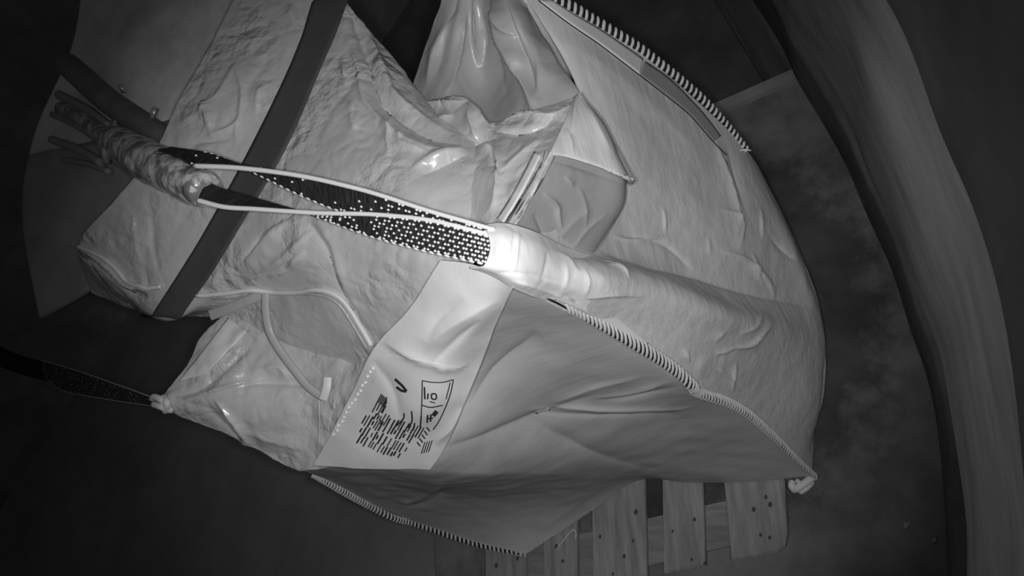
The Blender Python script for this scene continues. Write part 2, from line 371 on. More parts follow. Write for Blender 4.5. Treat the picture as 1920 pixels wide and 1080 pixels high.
ABc = [([(1295, 703), (1190, 735), (1110, 748)], .010, 7), ([(1290, 722), (1200, 742), (1115, 752)], -.010, 7), ([(1325, 747), (1280, 766), (1190, 765), (990, 772)], .010, 6),
       ([(1280, 778), (1190, 777), (990, 784)], -.008, 7), ([(1215, 705), (1120, 725), (1040, 760)], .006, 6),
       ([(830, 842), (900, 822), (1000, 788), (1130, 735)], -.014, 13), ([(1000, 792), (1080, 835), (1160, 868), (1230, 880)], -.010, 12),
       ([(700, 878), (820, 880), (950, 884), (1080, 890), (1170, 900)], .006, 16),
       ([(745, 945), (790, 930), (835, 905)], .010, 6), ([(760, 950), (805, 938), (850, 915)], -.006, 6), ([(1010, 622), (930, 690), (880, 760)], -.012, 14),
       ([(1150, 900), (1060, 960), (1010, 1000)], .008, 14)]
def fAB(G):
    G = crease(G, ABc); G = rumple(G, .006, 5, 'n', 3); G = rumple(G, .0025, 16, 'n', 4); return G
gAB = faded(gAB, fAB)
ACc = [([(1150, 442), (1185, 450), (1255, 442)], .008, 4), ([(1340, 250), (1360, 320), (1385, 400), (1380, 450)], .012, 8), ([(1355, 250), (1378, 320), (1400, 400)], -.008, 8),
       ([(1350, 390), (1390, 410), (1385, 470)], .008, 6), ([(1350, 470), (1400, 490), (1440, 530), (1455, 560)], .012, 6), ([(1410, 475), (1418, 510), (1430, 530)], .010, 5),
       ([(1425, 390), (1428, 450)], .008, 4), ([(1440, 440), (1480, 480), (1500, 490)], -.008, 6), ([(1245, 390), (1248, 440)], .006, 4), ([(1330, 445), (1332, 480)], .006, 4),
       ([(1445, 610), (1410, 645), (1370, 652)], .012, 5), ([(1380, 652), (1340, 665)], .010, 4), ([(1430, 580), (1420, 610), (1390, 628)], .007, 5), ([(1360, 620), (1340, 640)], .007, 4),
       ([(1320, 665), (1310, 690), (1315, 710)], .005, 9), ([(1380, 680), (1374, 715), (1375, 737)], .012, 4), ([(1345, 690), (1375, 715)], .007, 4),
       ([(1285, 655), (1292, 680)], .009, 4), ([(1140, 492), (1170, 505), (1180, 522)], .008, 4), ([(1090, 560), (1150, 552), (1210, 555)], .007, 5),
       ([(1130, 470), (1220, 498), (1300, 516), (1390, 545), (1460, 562), (1530, 578)], -.012, 10), ([(1160, 440), (1240, 455), (1290, 495), (1300, 515)], -.008, 8),
       ([(1000, 60), (1100, 100), (1200, 180), (1290, 270), (1360, 350)], .006, 30)]
def fAC(G):
    G = crease(G, [(p_, a_*.85, w_*.62) if w_ < 9 else (p_, a_, w_) for p_, a_, w_ in ACc]); G = rumple(G, .005, 5, 'n', 6); G = rumple(G, .002, 12, 'n', 7)
    return rumple(G, .0012, 26, 'n', 8)
gAC = faded(gAC, fAC)
parts = []
for G in (gAB, gAC, gBD, gCD):
    G = orient(G) if G is gAB or G is gAC else G; parts.append((G.reshape(-1, 3), gridfaces(*G.shape[:2])))
floorring = [*gAB[0][::8], *gBD[0][1::8], *gCD[0][::-8], *gAC[0][::-8]]
fr = np.array(floorring); cen = fr.mean(0)
parts.append((np.vstack([fr, [cen]]), [(i, (i+1) % len(fr), len(fr)) for i in range(len(fr))]))
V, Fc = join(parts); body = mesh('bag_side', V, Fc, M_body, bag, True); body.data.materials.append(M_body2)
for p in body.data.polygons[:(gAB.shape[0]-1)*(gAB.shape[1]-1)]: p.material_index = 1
bmm = bmesh.new(); bmm.from_mesh(body.data); bmesh.ops.remove_doubles(bmm, verts=bmm.verts, dist=.0004); bmm.to_mesh(body.data); bmm.free()
bvAB, bvAC = bvh(gAB), bvh(gAC)

# skirt: a tube of thin film gathered on the chute by the belt
SK = GD([
 [(172, 548, 1.62), (150, 458, 1.45), (215, 375, 1.38), (285, 290, 1.36), (340, 180, 1.38), (395, 85, 1.42), (450, -25, 1.48)],
 [(230, 575, 1.58), (215, 520, 1.44), (290, 410, 1.37), (365, 310, 1.34), (420, 190, 1.35), (475, 90, 1.39), (540, -30, 1.46)],
 [(290, 588, 1.54), (315, 590, 1.43), (395, 440, 1.35), (465, 310, 1.32), (530, 190, 1.33), (585, 85, 1.37), (640, -30, 1.44)],
 [(345, 592, 1.54), (390, 570, 1.42), (470, 470, 1.29), (560, 340, 1.24), (620, 220, 1.26), (660, 110, 1.32), (652, 8, 1.42)],
 [(420, 600, 1.50), (500, 556, 1.38), (590, 480, 1.22), (690, 360, 1.15), (740, 270, 1.17), (755, 190, 1.25), (735, 105, 1.36)],
 [(520, 640, 1.44), (610, 590, 1.30), (690, 530, 1.18), (780, 430, 1.08), (810, 310, 1.13), (805, 230, 1.22), (790, 180, 1.34)],
 [(690, 700, 1.36), (715, 665, 1.26), (800, 585, 1.13), (895, 480, 1.05), (895, 340, 1.10), (885, 262, 1.18), (830, 205, 1.34)]])
nb = [[D(*p) for p in r] for r in ([(240, 500, 1.9), (330, 350, 1.95), (420, 120, 1.9)], [(290, 500, 1.9), (380, 350, 1.95), (480, 150, 1.9)], [(350, 510, 1.88), (440, 360, 1.92), (540, 150, 1.88)],
      [(400, 520, 1.8), (490, 360, 1.85), (580, 160, 1.8)], [(450, 530, 1.75), (540, 370, 1.8), (620, 180, 1.75)], [(500, 540, 1.7), (580, 390, 1.75), (660, 220, 1.7)], [(560, 560, 1.66), (640, 420, 1.7), (720, 250, 1.66)])]
gSK = surf(SK, 300, 300)
SKc = [([(655, 20), (690, 110), (715, 190), (790, 250), (862, 278)], -.022, 9), ([(672, 20), (708, 105), (740, 180), (810, 235), (870, 262)], .016, 11),
       ([(640, 60), (672, 130), (690, 200), (770, 270), (850, 290)], .010, 9), ([(735, 215), (728, 260), (732, 295)], .008, 6),
       ([(775, 315), (830, 295), (870, 280)], .014, 7), ([(790, 330), (850, 300), (880, 290)], -.008, 7), ([(757, 240), (752, 270), (805, 290)], .008, 6),
       ([(570, 408), (605, 450), (630, 530), (665, 600), (700, 640)], -.014, 9), ([(590, 408), (625, 460), (652, 540), (690, 610)], .008, 9),
       ([(455, 490), (500, 450), (560, 405)], .010, 7), ([(430, 470), (450, 430), (480, 410)], .010, 6), ([(440, 500), (470, 470), (500, 430)], -.006, 5),
       ([(480, 515), (540, 480), (590, 430)], .010, 6), ([(540, 500), (575, 470)], .010, 6), ([(505, 525), (545, 500)], .008, 5),
       ([(330, 240), (400, 190), (450, 110)], .006, 10), ([(440, 120), (455, 180), (440, 260)], .008, 8), ([(380, 230), (385, 200), (400, 260)], .010, 8), ([(480, 230), (490, 170), (500, 215)], .010, 6),
       ([(545, 10), (560, 60), (575, 110)], .014, 6), ([(560, 10), (575, 60), (590, 90)], -.012, 6), ([(150, 462), (200, 495), (240, 535), (300, 540)], .018, 6), ([(155, 480), (205, 515), (245, 552), (290, 556)], -.02, 7),
       ([(390, 255), (430, 240), (450, 225)], .008, 5), ([(360, 270), (400, 265), (440, 260)], -.006, 5), ([(250, 400), (255, 450), (265, 500)], .008, 7), ([(280, 400), (285, 470), (300, 510)], -.008, 7),
       ([(660, 190), (665, 240), (670, 200)], .008, 8), ([(640, 110), (650, 160)], .007, 7), ([(370, 556), (450, 550), (500, 546)], .010, 6)]
belt_d = segdist(proj(gSK), [(625, -30), (565, 145), (505, 285), (415, 430), (315, 590)])
fr_ = np.clip((belt_d-40)/30, .15, 1)
gSK = crease(gSK, SKc, np.clip(fr_*1.5, 0, 1)); gSK = rumple(gSK, .005, 8, 'v', 1, fr_); gSK = rumple(gSK, .0022, 24, 'v', 2, fr_); gSK = rumple(gSK, .006, 5, 'n', 3, fr_)
back = cr(np.array(nb), 300, 0); full = np.concatenate([gSK, back[:, ::-1]], 1)
mesh('skirt', full.reshape(-1, 3), gridfaces(full.shape[0], full.shape[1], 0, True), M_skirt, bag, True, .002)
bvSK = bvh(gSK)

# top panel drawn up to the far loop (upper tent)
TC = GD([
 [(845, -60, 1.36), (875, -62, 1.35), (905, -64, 1.33), (935, -62, 1.32), (965, -60, 1.30)],
 [(812, 50, 1.42), (850, 40, 1.36), (900, 30, 1.36), (955, 20, 1.24), (1005, 55, 1.30)],
 [(790, 110, 1.45), (840, 110, 1.38), (905, 105, 1.40), (970, 95, 1.25), (1045, 115, 1.26)],
 [(772, 165, 1.45), (835, 170, 1.36), (910, 170, 1.40), (985, 150, 1.26), (1088, 178, 1.20)],
 [(780, 240, 1.40), (840, 250, 1.30), (920, 250, 1.30), (1000, 230, 1.22), (1080, 230, 1.20)]])
gTC = surf(TC, 110, 130)
gTC = crease(gTC, [(p_, a_*1.35, w_) for p_, a_, w_ in [([(925, -10), (940, 60), (965, 110), (985, 160), (1000, 212)], .022, 8), ([(945, -10), (965, 60), (990, 120), (1012, 190)], -.012, 9), ([(930, 20), (950, 55), (965, 68)], .012, 5),
                   ([(875, 10), (865, 80), (850, 150), (835, 175)], .010, 6), ([(890, -10), (888, 60), (900, 125)], .012, 6), ([(850, 20), (820, 90), (800, 160)], .010, 9), ([(900, 10), (905, 80), (903, 130)], -.010, 6),
                   ([(960, -20), (1000, 50), (1050, 130)], .006, 9), ([(860, -20), (835, 60), (815, 150)], -.008, 8), ([(915, 30), (930, 110), (950, 180)], -.008, 8), ([(1000, 80), (1010, 140), (1000, 200)], .005, 8)]])
gTC = rumple(gTC, .0045, 10, 'v', 5); gTC = rumple(gTC, .002, 22, 'n', 6)
gobj('top_panel', gTC, M_tent, bag, .002)
# crumpled film between skirt and hem
PF = GD([
 [(800, 190, 1.30), (868, 182, 1.22), (930, 226, 1.16), (1005, 206, 1.14), (1086, 178, 1.11)],
 [(850, 262, 1.20), (905, 255, 1.15), (950, 250, 1.11), (1000, 245, 1.08), (1062, 225, 1.07)],
 [(862, 335, 1.125), (900, 335, 1.088), (945, 330, 1.05), (990, 315, 1.02), (1032, 288, 1.00)],
 [(850, 420, 1.09), (895, 420, 1.05), (930, 432, 1.00), (965, 420, .965), (1005, 352, .98)]])
gPF = surf(PF, 150, 160)
gPF = crease(gPF, [([(800, 192), (840, 192), (875, 190)], .010, 5), ([(880, 190), (888, 230), (890, 265)], .016, 7), ([(930, 232), (980, 222), (1040, 218), (1075, 195)], .014, 6),
                   ([(925, 245), (990, 240), (1060, 210)], -.014, 6), ([(865, 282), (900, 262), (930, 258)], -.018, 6), ([(895, 270), (930, 280), (938, 330), (930, 385), (900, 415)], .016, 10),
                   ([(920, 268), (925, 310), (945, 330)], -.010, 6), ([(870, 285), (875, 330)], .012, 6), ([(905, 200), (925, 250)], -.010, 9), ([(850, 215), (820, 225)], .010, 6), ([(935, 330), (975, 290), (1010, 260)], .006, 9)])
gPF = rumple(gPF, .005, 12, 'v', 4); gPF = rumple(gPF, .0022, 28, 'v', 9)
gobj('crumpled_film', gPF, M_skirt, bag, .002)
bvPF = bvh(gPF)
# hem folded out over the right face
HF = GD([
 [(1078, 182, 1.085), (1083, 178, 1.08), (1086, 177, 1.08), (1090, 180, 1.085), (1094, 186, 1.15)],
 [(1056, 232, 1.03), (1080, 225, 1.035), (1108, 225, 1.045), (1136, 245, 1.065), (1142, 255, 1.15)],
 [(1033, 283, .985), (1070, 289, .995), (1115, 302, 1.01), (1178, 329, 1.04), (1183, 338, 1.15)],
 [(1029, 289, .995), (1069, 296, 1.005), (1114, 310, 1.02), (1176, 335, 1.05), (1181, 342, 1.16)]])
gHF = surf(HF, 100, 120)
gHF = crease(gHF, [([(1083, 180), (1076, 215), (1070, 250)], .006, 5), ([(1062, 240), (1072, 265), (1075, 290)], .004, 5), ([(1100, 200), (1120, 240), (1150, 290)], .004, 8)])
HP = GD([
 [(1024, 282, .995), (1062, 290, 1.02), (1110, 303, 1.055), (1168, 328, 1.10), (1174, 336, 1.16)],
 [(1012, 322, .99), (1060, 335, 1.025), (1115, 350, 1.07), (1164, 380, 1.115), (1169, 385, 1.18)],
 [(985, 365, .985), (1035, 390, 1.03), (1095, 410, 1.08), (1138, 430, 1.13), (1141, 434, 1.19)],
 [(950, 425, .965), (1005, 450, 1.02), (1060, 475, 1.08), (1108, 480, 1.13), (1110, 484, 1.17)]])
gHP = surf(HP, 120, 120)
gHP = crease(gHP, [([(1018, 362), (1042, 385), (1046, 405), (1052, 430)], .008, 4), ([(1085, 350), (1098, 385), (1098, 430)], .004, 4), ([(1058, 330), (1075, 350)], .004, 4), ([(1070, 470), (1100, 430), (1140, 400)], .004, 6),
                   ([(1030, 300), (1085, 314), (1130, 330), (1168, 345)], -.005, 8), ([(1040, 460), (1070, 420), (1110, 390)], .004, 9), ([(1000, 400), (1015, 430), (1020, 450)], -.004, 6)])
gHP = rumple(gHP, .003, 11, 'n', 4); gHP = rumple(gHP, .0015, 14, 'v', 5)
gobj('hem_panel', gHP, M_hem_shaded, bag, .003)
gHF = rumple(gHF, .003, 12, 'n', 2); gHF = rumple(gHF, .0015, 12, 'v', 3)
gobj('hem_flap', gHF, M_body, bag, .003)
bvHF = bvh(gHF, gPF, gHP)
G = lay(bvHF, [(1034, 288), (1010, 335), (985, 375), (955, 422)], 13, 40, .004, 4); hb = gobj('hem_band', G, M_tent, bag, .002)
G = lay(bvHF, [(1010, 290), (985, 340), (960, 385), (940, 415)], 15, 40, .004, 4); gobj('hem_band', G, M_flap, bag, .002)
# hem folded out over the lower face, carries the printed sheet
LF = GD([
 [(826, 488, .985), (878, 494, .955), (925, 508, .93), (964, 536, .915)],
 [(765, 580, 1.06), (820, 600, 1.02), (880, 610, 1.01), (938, 590, 1.02)],
 [(705, 648, 1.13), (765, 665, 1.10), (835, 690, 1.10), (908, 672, 1.12)],
 [(665, 725, 1.21), (730, 745, 1.19), (800, 765, 1.17), (872, 755, 1.18)],
 [(622, 810, 1.30), (690, 815, 1.27), (760, 828, 1.25), (835, 838, 1.26)],
 [(586, 874, 1.36), (660, 878, 1.33), (735, 880, 1.31), (806, 881, 1.30)]])
gLF = surf(LF, 170, 120)
gLF = crease(gLF, [([(940, 560), (880, 590), (820, 630), (795, 660)], .008, 15), ([(870, 560), (820, 600), (800, 640)], -.006, 14), ([(720, 640), (780, 668), (840, 690), (880, 685)], .010, 8), ([(900, 600), (860, 640), (800, 690)], -.008, 10),
                   ([(700, 672), (735, 730), (750, 790)], -.008, 10), ([(815, 830), (845, 800), (866, 765)], .01, 9)])
gLF = rumple(gLF, .006, 7, 'n', 5); gLF = rumple(gLF, .002, 18, 'n', 6)
gobj('label_flap', gLF, M_flap, bag, .003)
lf = [o for o in bag.children if o.name == 'label_flap'][0]
bvLF = bvh(gLF)
def patch_on(B, corners, nu, nv, off):
    c = np.array(corners, float); out = []
    for u in np.linspace(0, 1, nu):
        row = []
        for v in np.linspace(0, 1, nv):
            q = (c[0]*(1-v)+c[1]*v)*(1-u)+(c[3]*(1-v)+c[2]*v)*u; p = hit(B, q[0], q[1], off)
            if p is None: return None
            row.append(p)
        out.append(row)
    return np.array(out)
G = patch_on(bvLF, [(722, 664), (876, 692), (806, 872), (660, 838)], 40, 40, .0012)
if G is not None:
    lab = gobj('label_sheet', G, M_label, bag, 0); bvLB = bvh(G)
else: bvLB = bvLF; lab = lf
ink = []
def stroke(pts, wd=3.0, n=None):
    n = n or max(3, int(sum(math.dist(a, b) for a, b in zip(pts[:-1], pts[1:]))/4)+2)
    if len(pts) == 2: pts = [pts[0], tuple((a+b)/2 for a, b in zip(*pts)), pts[1]]
    G = lay(bvLB, pts, wd, n, .0012, 2)
    if len(G) > 1:
        G = orient(G); ink.append((G.reshape(-1, 3), gridfaces(*G.shape[:2])))
stroke([(741, 710), (754, 722), (763, 733)], 5); stroke([(744, 725), (754, 732), (763, 733)], 5)          # tick mark
stroke([(792, 713), (810, 716), (830, 716), (850, 711)], 2); stroke([(792, 713), (791, 760), (788, 805)], 2.2); stroke([(850, 712), (842, 745), (825, 785), (812, 805)], 2.2); stroke([(844, 716), (836, 748)], 2)
stroke([(791, 759), (808, 763), (830, 759)], 2.2)
stroke([(796, 725), (797, 748)], 3.2); stroke([(803, 737), (802, 748)], 3); stroke([(809, 738), (817, 738), (818, 747), (810, 747), (809, 738)], 3); stroke([(806, 752), (816, 755)], 2)
stroke([(802, 777), (801, 792)], 3.4); stroke([(808, 776), (807, 790)], 3.4); stroke([(802, 784), (812, 783)], 2.6); stroke([(812, 779), (819, 770)], 8); stroke([(790, 780), (788, 802)], 3)
stroke([(758, 774), (757, 784), (744, 798)], 3); stroke([(772, 770), (773, 788), (766, 802)], 3); stroke([(778, 792), (775, 806)], 3)
for (x0, y0, x1, y1, n) in ((716, 738, 684, 788, 5), (709, 752, 688, 790, 4), (726, 744, 712, 765, 3)):
    for k in range(n):
        t = k/(n-1) if n > 1 else 0; x = x0+(726-x0)*t*.9; y = y0+8*t; L = 17 if k % 2 else 24
        stroke([(x, y), (x-L*.45, y+L*.85)], 2.4)
for row, (xa, ya, xb, yb) in enumerate(((683, 786, 772, 822), (677, 806, 768, 845), (674, 822, 766, 868), (704, 780, 792, 812))):
    d = np.hypot(xb-xa, yb-ya); k = 0.0
    while k < d:
        x, y = xa+(xb-xa)*k/d, ya+(yb-ya)*k/d; L = random.choice((8, 12, 16, 18, 21))
        stroke([(x+L*.28, y-L*.48), (x-L*.28, y+L*.48)], random.choice((2.4, 3.0, 3.4))); k += random.choice((4.6, 5.6, 6.6, 9))
for k in range(5): stroke([(800-k*4.5, 800+k*7), (806-k*4.5, 808+k*7)], 2.6)
for k in range(4): stroke([(790+k*4.5, 850-k*1), (797+k*4.5, 828-k)], 2)
if ink:
    V, Fc = join(ink); mesh('label_print', V, Fc, M_ink, lab, False)
# stitch line down the left margin of the flap
st = []
for k in range(16):
    q = np.array([700, 690])*(1-k/15)+np.array([628, 815])*(k/15)+rng.normal(0, 1.3, 2); p = hit(bvLF, q[0], q[1], .0015)
    if p is not None:
        V, Fc = tube([p-np.array([.0, .003, 0]), p, p+np.array([0, .003, .001])], .0022, 5); st.append((V, Fc))
if st: V, Fc = join(st); mesh('hem_stitching', V, Fc, M_dot, lf)

# lower tent of the top panel, drawn to the left loop
TB = GD([
 [(299, 750, 1.41), (300, 754, 1.405), (302, 759, 1.405), (306, 766, 1.41)],
 [(345, 690, 1.44), (365, 730, 1.40), (385, 770, 1.40), (402, 806, 1.44)],
 [(385, 622, 1.47), (420, 690, 1.40), (450, 770, 1.39), (470, 838, 1.44)],
 [(440, 580, 1.48), (490, 670, 1.42), (530, 770, 1.38), (548, 880, 1.42)],
 [(560, 555, 1.42), (580, 660, 1.40), (590, 770, 1.37), (580, 881, 1.39)],
 [(650, 580, 1.33), (665, 670, 1.33), (655, 770, 1.31), (600, 880, 1.37)],
 [(712, 640, 1.22), (730, 690, 1.22), (700, 760, 1.26), (640, 870, 1.34)]])
gTB = surf(TB, 170, 150)
gTB = crease(gTB, [([(320, 745), (370, 730), (420, 690), (470, 650)], -.014, 10), ([(330, 755), (420, 725), (500, 710)], .012, 9), ([(400, 740), (480, 718), (560, 720), (620, 725)], -.016, 9),
                   ([(400, 745), (440, 790), (470, 835)], .014, 8), ([(380, 760), (420, 800), (455, 832)], -.010, 9), ([(430, 660), (460, 625), (500, 640)], .012, 9), ([(560, 560), (620, 610), (650, 640)], .014, 8),
                   ([(560, 575), (610, 622), (640, 660), (665, 700)], -.02, 12), ([(600, 560), (650, 600), (690, 650)], -.010, 9), ([(530, 570), (560, 574), (555, 600)], .008, 7), ([(430, 800), (520, 830), (590, 850)], .006, 12), ([(540, 720), (520, 690), (470, 700)], .010, 10)])
gTB = rumple(gTB, .006, 10, 'v', 11); gTB = rumple(gTB, .0025, 26, 'v', 12)
gobj('top_panel', gTB, M_skirt, bag, .002)
bvTB = bvh(gTB); bvAll = bvh(gTB, gSK)
# pale folded end on the lower tent
G = patch_on(bvTB, [(430, 597), (464, 622), (390, 700), (340, 716)], 30, 14, .006)
if G is not None: gobj('folded_tab', rumple(G, .004, 20, 'v', 3), M_flap, bag, .002)

# piping cord where skirt meets top panel, tie ribbons
def cord(name, pts, r, B, off, mt, n=70, par=bag, seg=6):
    P = [hit(B, x, y, off) for x, y in path2(pts, n)]; P = [p for p in P if p is not None]
    if len(P) < 4: return None
    P = np.array(P)
    for _ in range(3): P[1:-1] = (P[:-2]+P[1:-1]*2+P[2:])/4
    V, Fc = tube(P, r, seg); return mesh(name, V, Fc, mt, par)
bvMix = bvh(gTB, gSK, gLF)
cord('piping', [(372, 552), (420, 549), (470, 541), (520, 546), (560, 546), (600, 541), (640, 556), (672, 598), (700, 645)], .006, bvMix, .006, M_flap)
cord('piping', [(152, 462), (195, 482), (225, 508), (245, 532), (275, 540), (305, 536)], .006, bvSK, .006, M_flap)
cord('piping', [(560, 547), (610, 552), (640, 570), (668, 612), (692, 650)], .004, bvMix, .006, M_tent)
def strap(pts, wd, mt):
    c = np.array([p[:2] for p in pts], float); t = np.gradient(c, axis=0); t /= np.linalg.norm(t, axis=1, keepdims=True); nn = np.stack([-t[:, 1], t[:, 0]], 1)
    G = np.array([[D(*(c[k]+nn[k]*wd*u), pts[k][2]+.004*abs(u)) for u in (-.5, 0, .5)] for k in range(len(pts))])
    return gobj('tie_ribbon', surf(G, 50, 6), mt, bag, .002)
strap([(497, 550, 1.352), (498, 590, 1.36), (506, 625, 1.365), (526, 660, 1.36), (552, 695, 1.352), (578, 726, 1.345), (606, 746, 1.335)], 15, M_tent)
strap([(614, 707, 1.33), (612, 728, 1.325), (605, 750, 1.33)], 17, M_flap)
strap([(392, 592, 1.40), (430, 578, 1.38), (465, 563, 1.365), (494, 550, 1.355)], 20, M_tent)
cord('seam_thread', [(600, 746), (601, 790), (600, 830)], .003, bvMix, .003, M_tent)

# overlocked corner seams
def overlock(name, P3, r0, r1, pitch, lift, slant=.5, sides=None):
    P = cr(np.array(P3), 400); s = np.concatenate([[0], np.cumsum(np.linalg.norm(np.diff(P, axis=0), axis=1))]); Ln = s[-1]
    n = max(6, int(Ln/.012)); Q = np.stack([np.interp(np.linspace(0, Ln, n), s, P[:, k]) for k in range(3)], 1)
    v = CAM-Q; v /= np.linalg.norm(v, axis=1, keepdims=True); Q = Q+v*lift
    rr = np.interp(np.linspace(0, 1, n), [0, .25, .8, 1], [r0, (r0+r1)/2, r1, r1*.55]); V, Fc = tube(Q, rr*.86*np.clip(np.minimum(np.linspace(0, 1, n), np.linspace(1, 0, n))*14+.15, 0, 1), 8); o = mesh(name, V, Fc, M_core, bag)
    m = int(Ln/pitch); ss = np.linspace(0, Ln, m); C = np.stack([np.interp(ss, np.linspace(0, Ln, n), Q[:, k]) for k in range(3)], 1); rk = np.interp(ss, np.linspace(0, Ln, n), rr)
    T, U, W = frames(C); Vw = CAM-C; out = []
    for i in range(m):
        t = T[i]; v = Vw[i]-(Vw[i]@t)*t; v /= np.linalg.norm(v); b = np.cross(t, v); pts = []
        for a in np.linspace(-1.75, 1.75, 8):
            pts.append(C[i]+rk[i]*(math.sin(a)*b+math.cos(a)*v*.8)+t*(math.sin(a)*slant*pitch+rng.normal(0, .0004)))
        rad = pitch*.255*np.array([.55, .8, 1, 1.05, 1.05, 1, .8, .55]); V, Fc = tube(pts, rad*rng.uniform(.9, 1.08), 6); out.append((V, Fc))
    V, Fc = join(out); mesh('overlock_stitch', V, Fc, M_stitch, o); return o
Ap = [Z(*p) for p in [(1528, 893, .15), (1500, 868, .24), (1452, 820, .40), (1410, 782, .55), (1370, 757, .66), (1310, 735, .80), (1296, 722, .88), (1270, 697, .93), (1220, 662, 1.02), (1150, 622, 1.13), (1095, 592, 1.22), (1062, 578, 1.28)]]
o = overlock('corner_seam', Ap, .008, .0135, .0130, .010, .9)
V, Fc = tube(cr(np.array([Z(*p) for p in [(955, 531, 1.44), (1000, 548, 1.385), (1040, 566, 1.33), (1066, 580, 1.285)]]), 24), .0022, 6); mesh('seam_line', V, Fc, M_core, bag)
G = np.array([[Z(*p) for p in r] for r in ([(1040, 562, 1.335), (1046, 556, 1.338)], [(1085, 581, 1.265), (1096, 568, 1.268)], [(1140, 608, 1.165), (1152, 594, 1.168)], [(1215, 652, 1.045), (1219, 646, 1.046)])])
gobj('turned_edge', surf(G, 40, 8)+np.array([0, 0, .008]), M_flap, bag, .002)
o['label'] = 'thick overlocked seam cord down the near corner'
Bp = [Z(*p) for p in [(985, 1041, .155), (890, 1020, .22), (785, 985, .38), (735, 970, .52), (690, 947, .64), (612, 904, .90), (585, 890, 1.0)]]
overlock('corner_seam', Bp, .007, .010, .0165, .0, .2)
Cp = [Z(*p) for p in [(1398, 279, .74), (1350, 222, .85), (1300, 172, .95), (1207, 98, 1.10), (1150, 62, 1.18), (1110, 38, 1.23), (1050, 2, 1.31), (965, -46, 1.40)]]
overlock('corner_seam', Cp, .008, .0125, .0160, .0, .25)
# turned edge of cloth beside the right seam
def between(B, l1, l2, n, m, off):
    a, b = path2(l1, n), path2(l2, n); G = []
    for p, q in zip(a, b):
        row = [hit(B, *(p*(1-t)+q*t), off) for t in np.linspace(0, 1, m)]
        if all(r is not None for r in row): G.append(row)
    return np.array(G)
G = between(bvAC, [(1010, 3), (1067, 47), (1117, 81), (1167, 119), (1197, 142)], [(1034, 4), (1080, 32), (1122, 56), (1170, 88), (1204, 112)], 50, 6, .005)
if len(G) > 3: gobj('turned_edge', G, M_flap, bag, .002)
G = between(bvAC, [(1199, 144), (1244, 178), (1289, 214), (1314, 242), (1336, 267)], [(1208, 116), (1254, 148), (1302, 196), (1326, 224), (1350, 256)], 50, 6, .004)
if len(G) > 3: gobj('turned_edge', G, M_hem_shaded, bag, .002)
cord('seam_line', [(1008, 3), (1067, 48), (1117, 82), (1167, 120), (1197, 143), (1244, 179), (1289, 215), (1314, 243), (1336, 268), (1360, 292)], .0012, bvAC, .004, M_core)
V, Fc = tube(cr(np.array([Z(1385, 282, .76), Z(1396, 281, .77), Z(1408, 282, .76)]), 10), .002, 6); mesh('loose_thread', V, Fc, M_dot, bag)
V, Fc = tube(cr(np.array([Z(1040, 1034, .15), Z(1072, 995, .15), Z(1080, 1000, .147), Z(1078, 1012, .147)]), 14), .0028, 6); mesh('loose_thread', V, Fc, M_stitch, bag)
# white knotted tie at the foot of the near corner
kn = []
for pts, r in (([(1526, 893, .155), (1508, 907, .165), (1488, 920, .16)], .012), ([(1524, 902, .15), (1512, 915, .16), (1498, 924, .155)], .009), ([(1486, 902, .155), (1484, 912, .165), (1492, 922, .155)], .010), ([(1494, 900, .155), (1500, 909, .168), (1494, 921, .155)], .008)):
    V, Fc = tube(cr(np.array([Z(*p) for p in pts]), 12), r*np.array([.6]+[1]*10+[.6]), 8); kn.append((V, Fc))
V, Fc = join(kn); o = mesh('corner_tie', V, Fc, M_flap, bag); o['label'] = 'white knotted tie at the foot of the bag'

# lifting loops
def ribbon(name, e1, e2, parent, n=90, th=.0035, dots=True, edge='1', dens=1.0, dr=.0021):
    A = cr(np.array([D(*p) for p in e1]), n); B = cr(np.array([D(*p) for p in e2]), n); m = 14
    u = np.linspace(0, 1, m)[None, :, None]; G = A[:, None]*(1-u)+B[:, None]*u
    o = gobj(name, G, M_web, parent, -th)
    return o, G
def dotrows(G, parent, name, pitch=.011, rows=7, r=.0022, t0=0, skew=.5, p=1, pl=None):
    nv = normals(G); out = []; n = G.shape[0]; Lc = np.linalg.norm(np.diff(G[:, 7], axis=0), axis=1).sum(); m = int(Lc/pitch)
    for j in range(rows):
        for k in range(m):
            t = (k+skew*j % 1)/m
            if t < t0 or t > .99: continue
            prob = p if pl is None else np.interp(t, *pl)
            if rng.uniform() > prob: continue
            i = min(int(t*(n-1)), n-2); c = (j+.5)/rows*(G.shape[1]-1); a = int(c); f = c-a
            P = G[i, a]*(1-f)+G[i, min(a+1, G.shape[1]-1)]*f; w_ = np.linalg.norm(G[i, 0]-G[i, -1])
            if w_ < .012: continue
            tt = G[i+1, 7]-G[i, 7]; tt = tt/np.linalg.norm(tt)
            nn = nv[i, a]; s = np.cross(nn, tt); q = P+nn*.0025
            Vv = [q+tt*r*1.25, q-tt*r*1.25, q+s*r, q-s*r, q+nn*r*.8, q-nn*r*.8]
            out.append((np.array(Vv), [(0, 2, 4), (2, 1, 4), (1, 3, 4), (3, 0, 4), (2, 0, 5), (1, 2, 5), (3, 1, 5), (0, 3, 5)]))
    if out: V, Fc = join(out); return mesh(name, V, Fc, M_dot, parent, True)
loop = empty('tmp', (0, 0, 0), 'x', 'x'); bpy.data.objects.remove(loop)
n1e1 = [(372, 376, 1.15), (420, 388, 1.135), (480, 392, 1.115), (590, 399, 1.07), (700, 402, 1.02), (800, 412, .965), (880, 430, .925), (930, 444, .90)]
n1e2 = [(388, 342, 1.20), (430, 358, 1.175), (500, 378, 1.15), (590, 405, 1.10), (690, 441, 1.04), (780, 466, .985), (860, 484, .935), (920, 497, .90)]
N1, GN = ribbon('lifting_loop', n1e1, n1e2, bag)
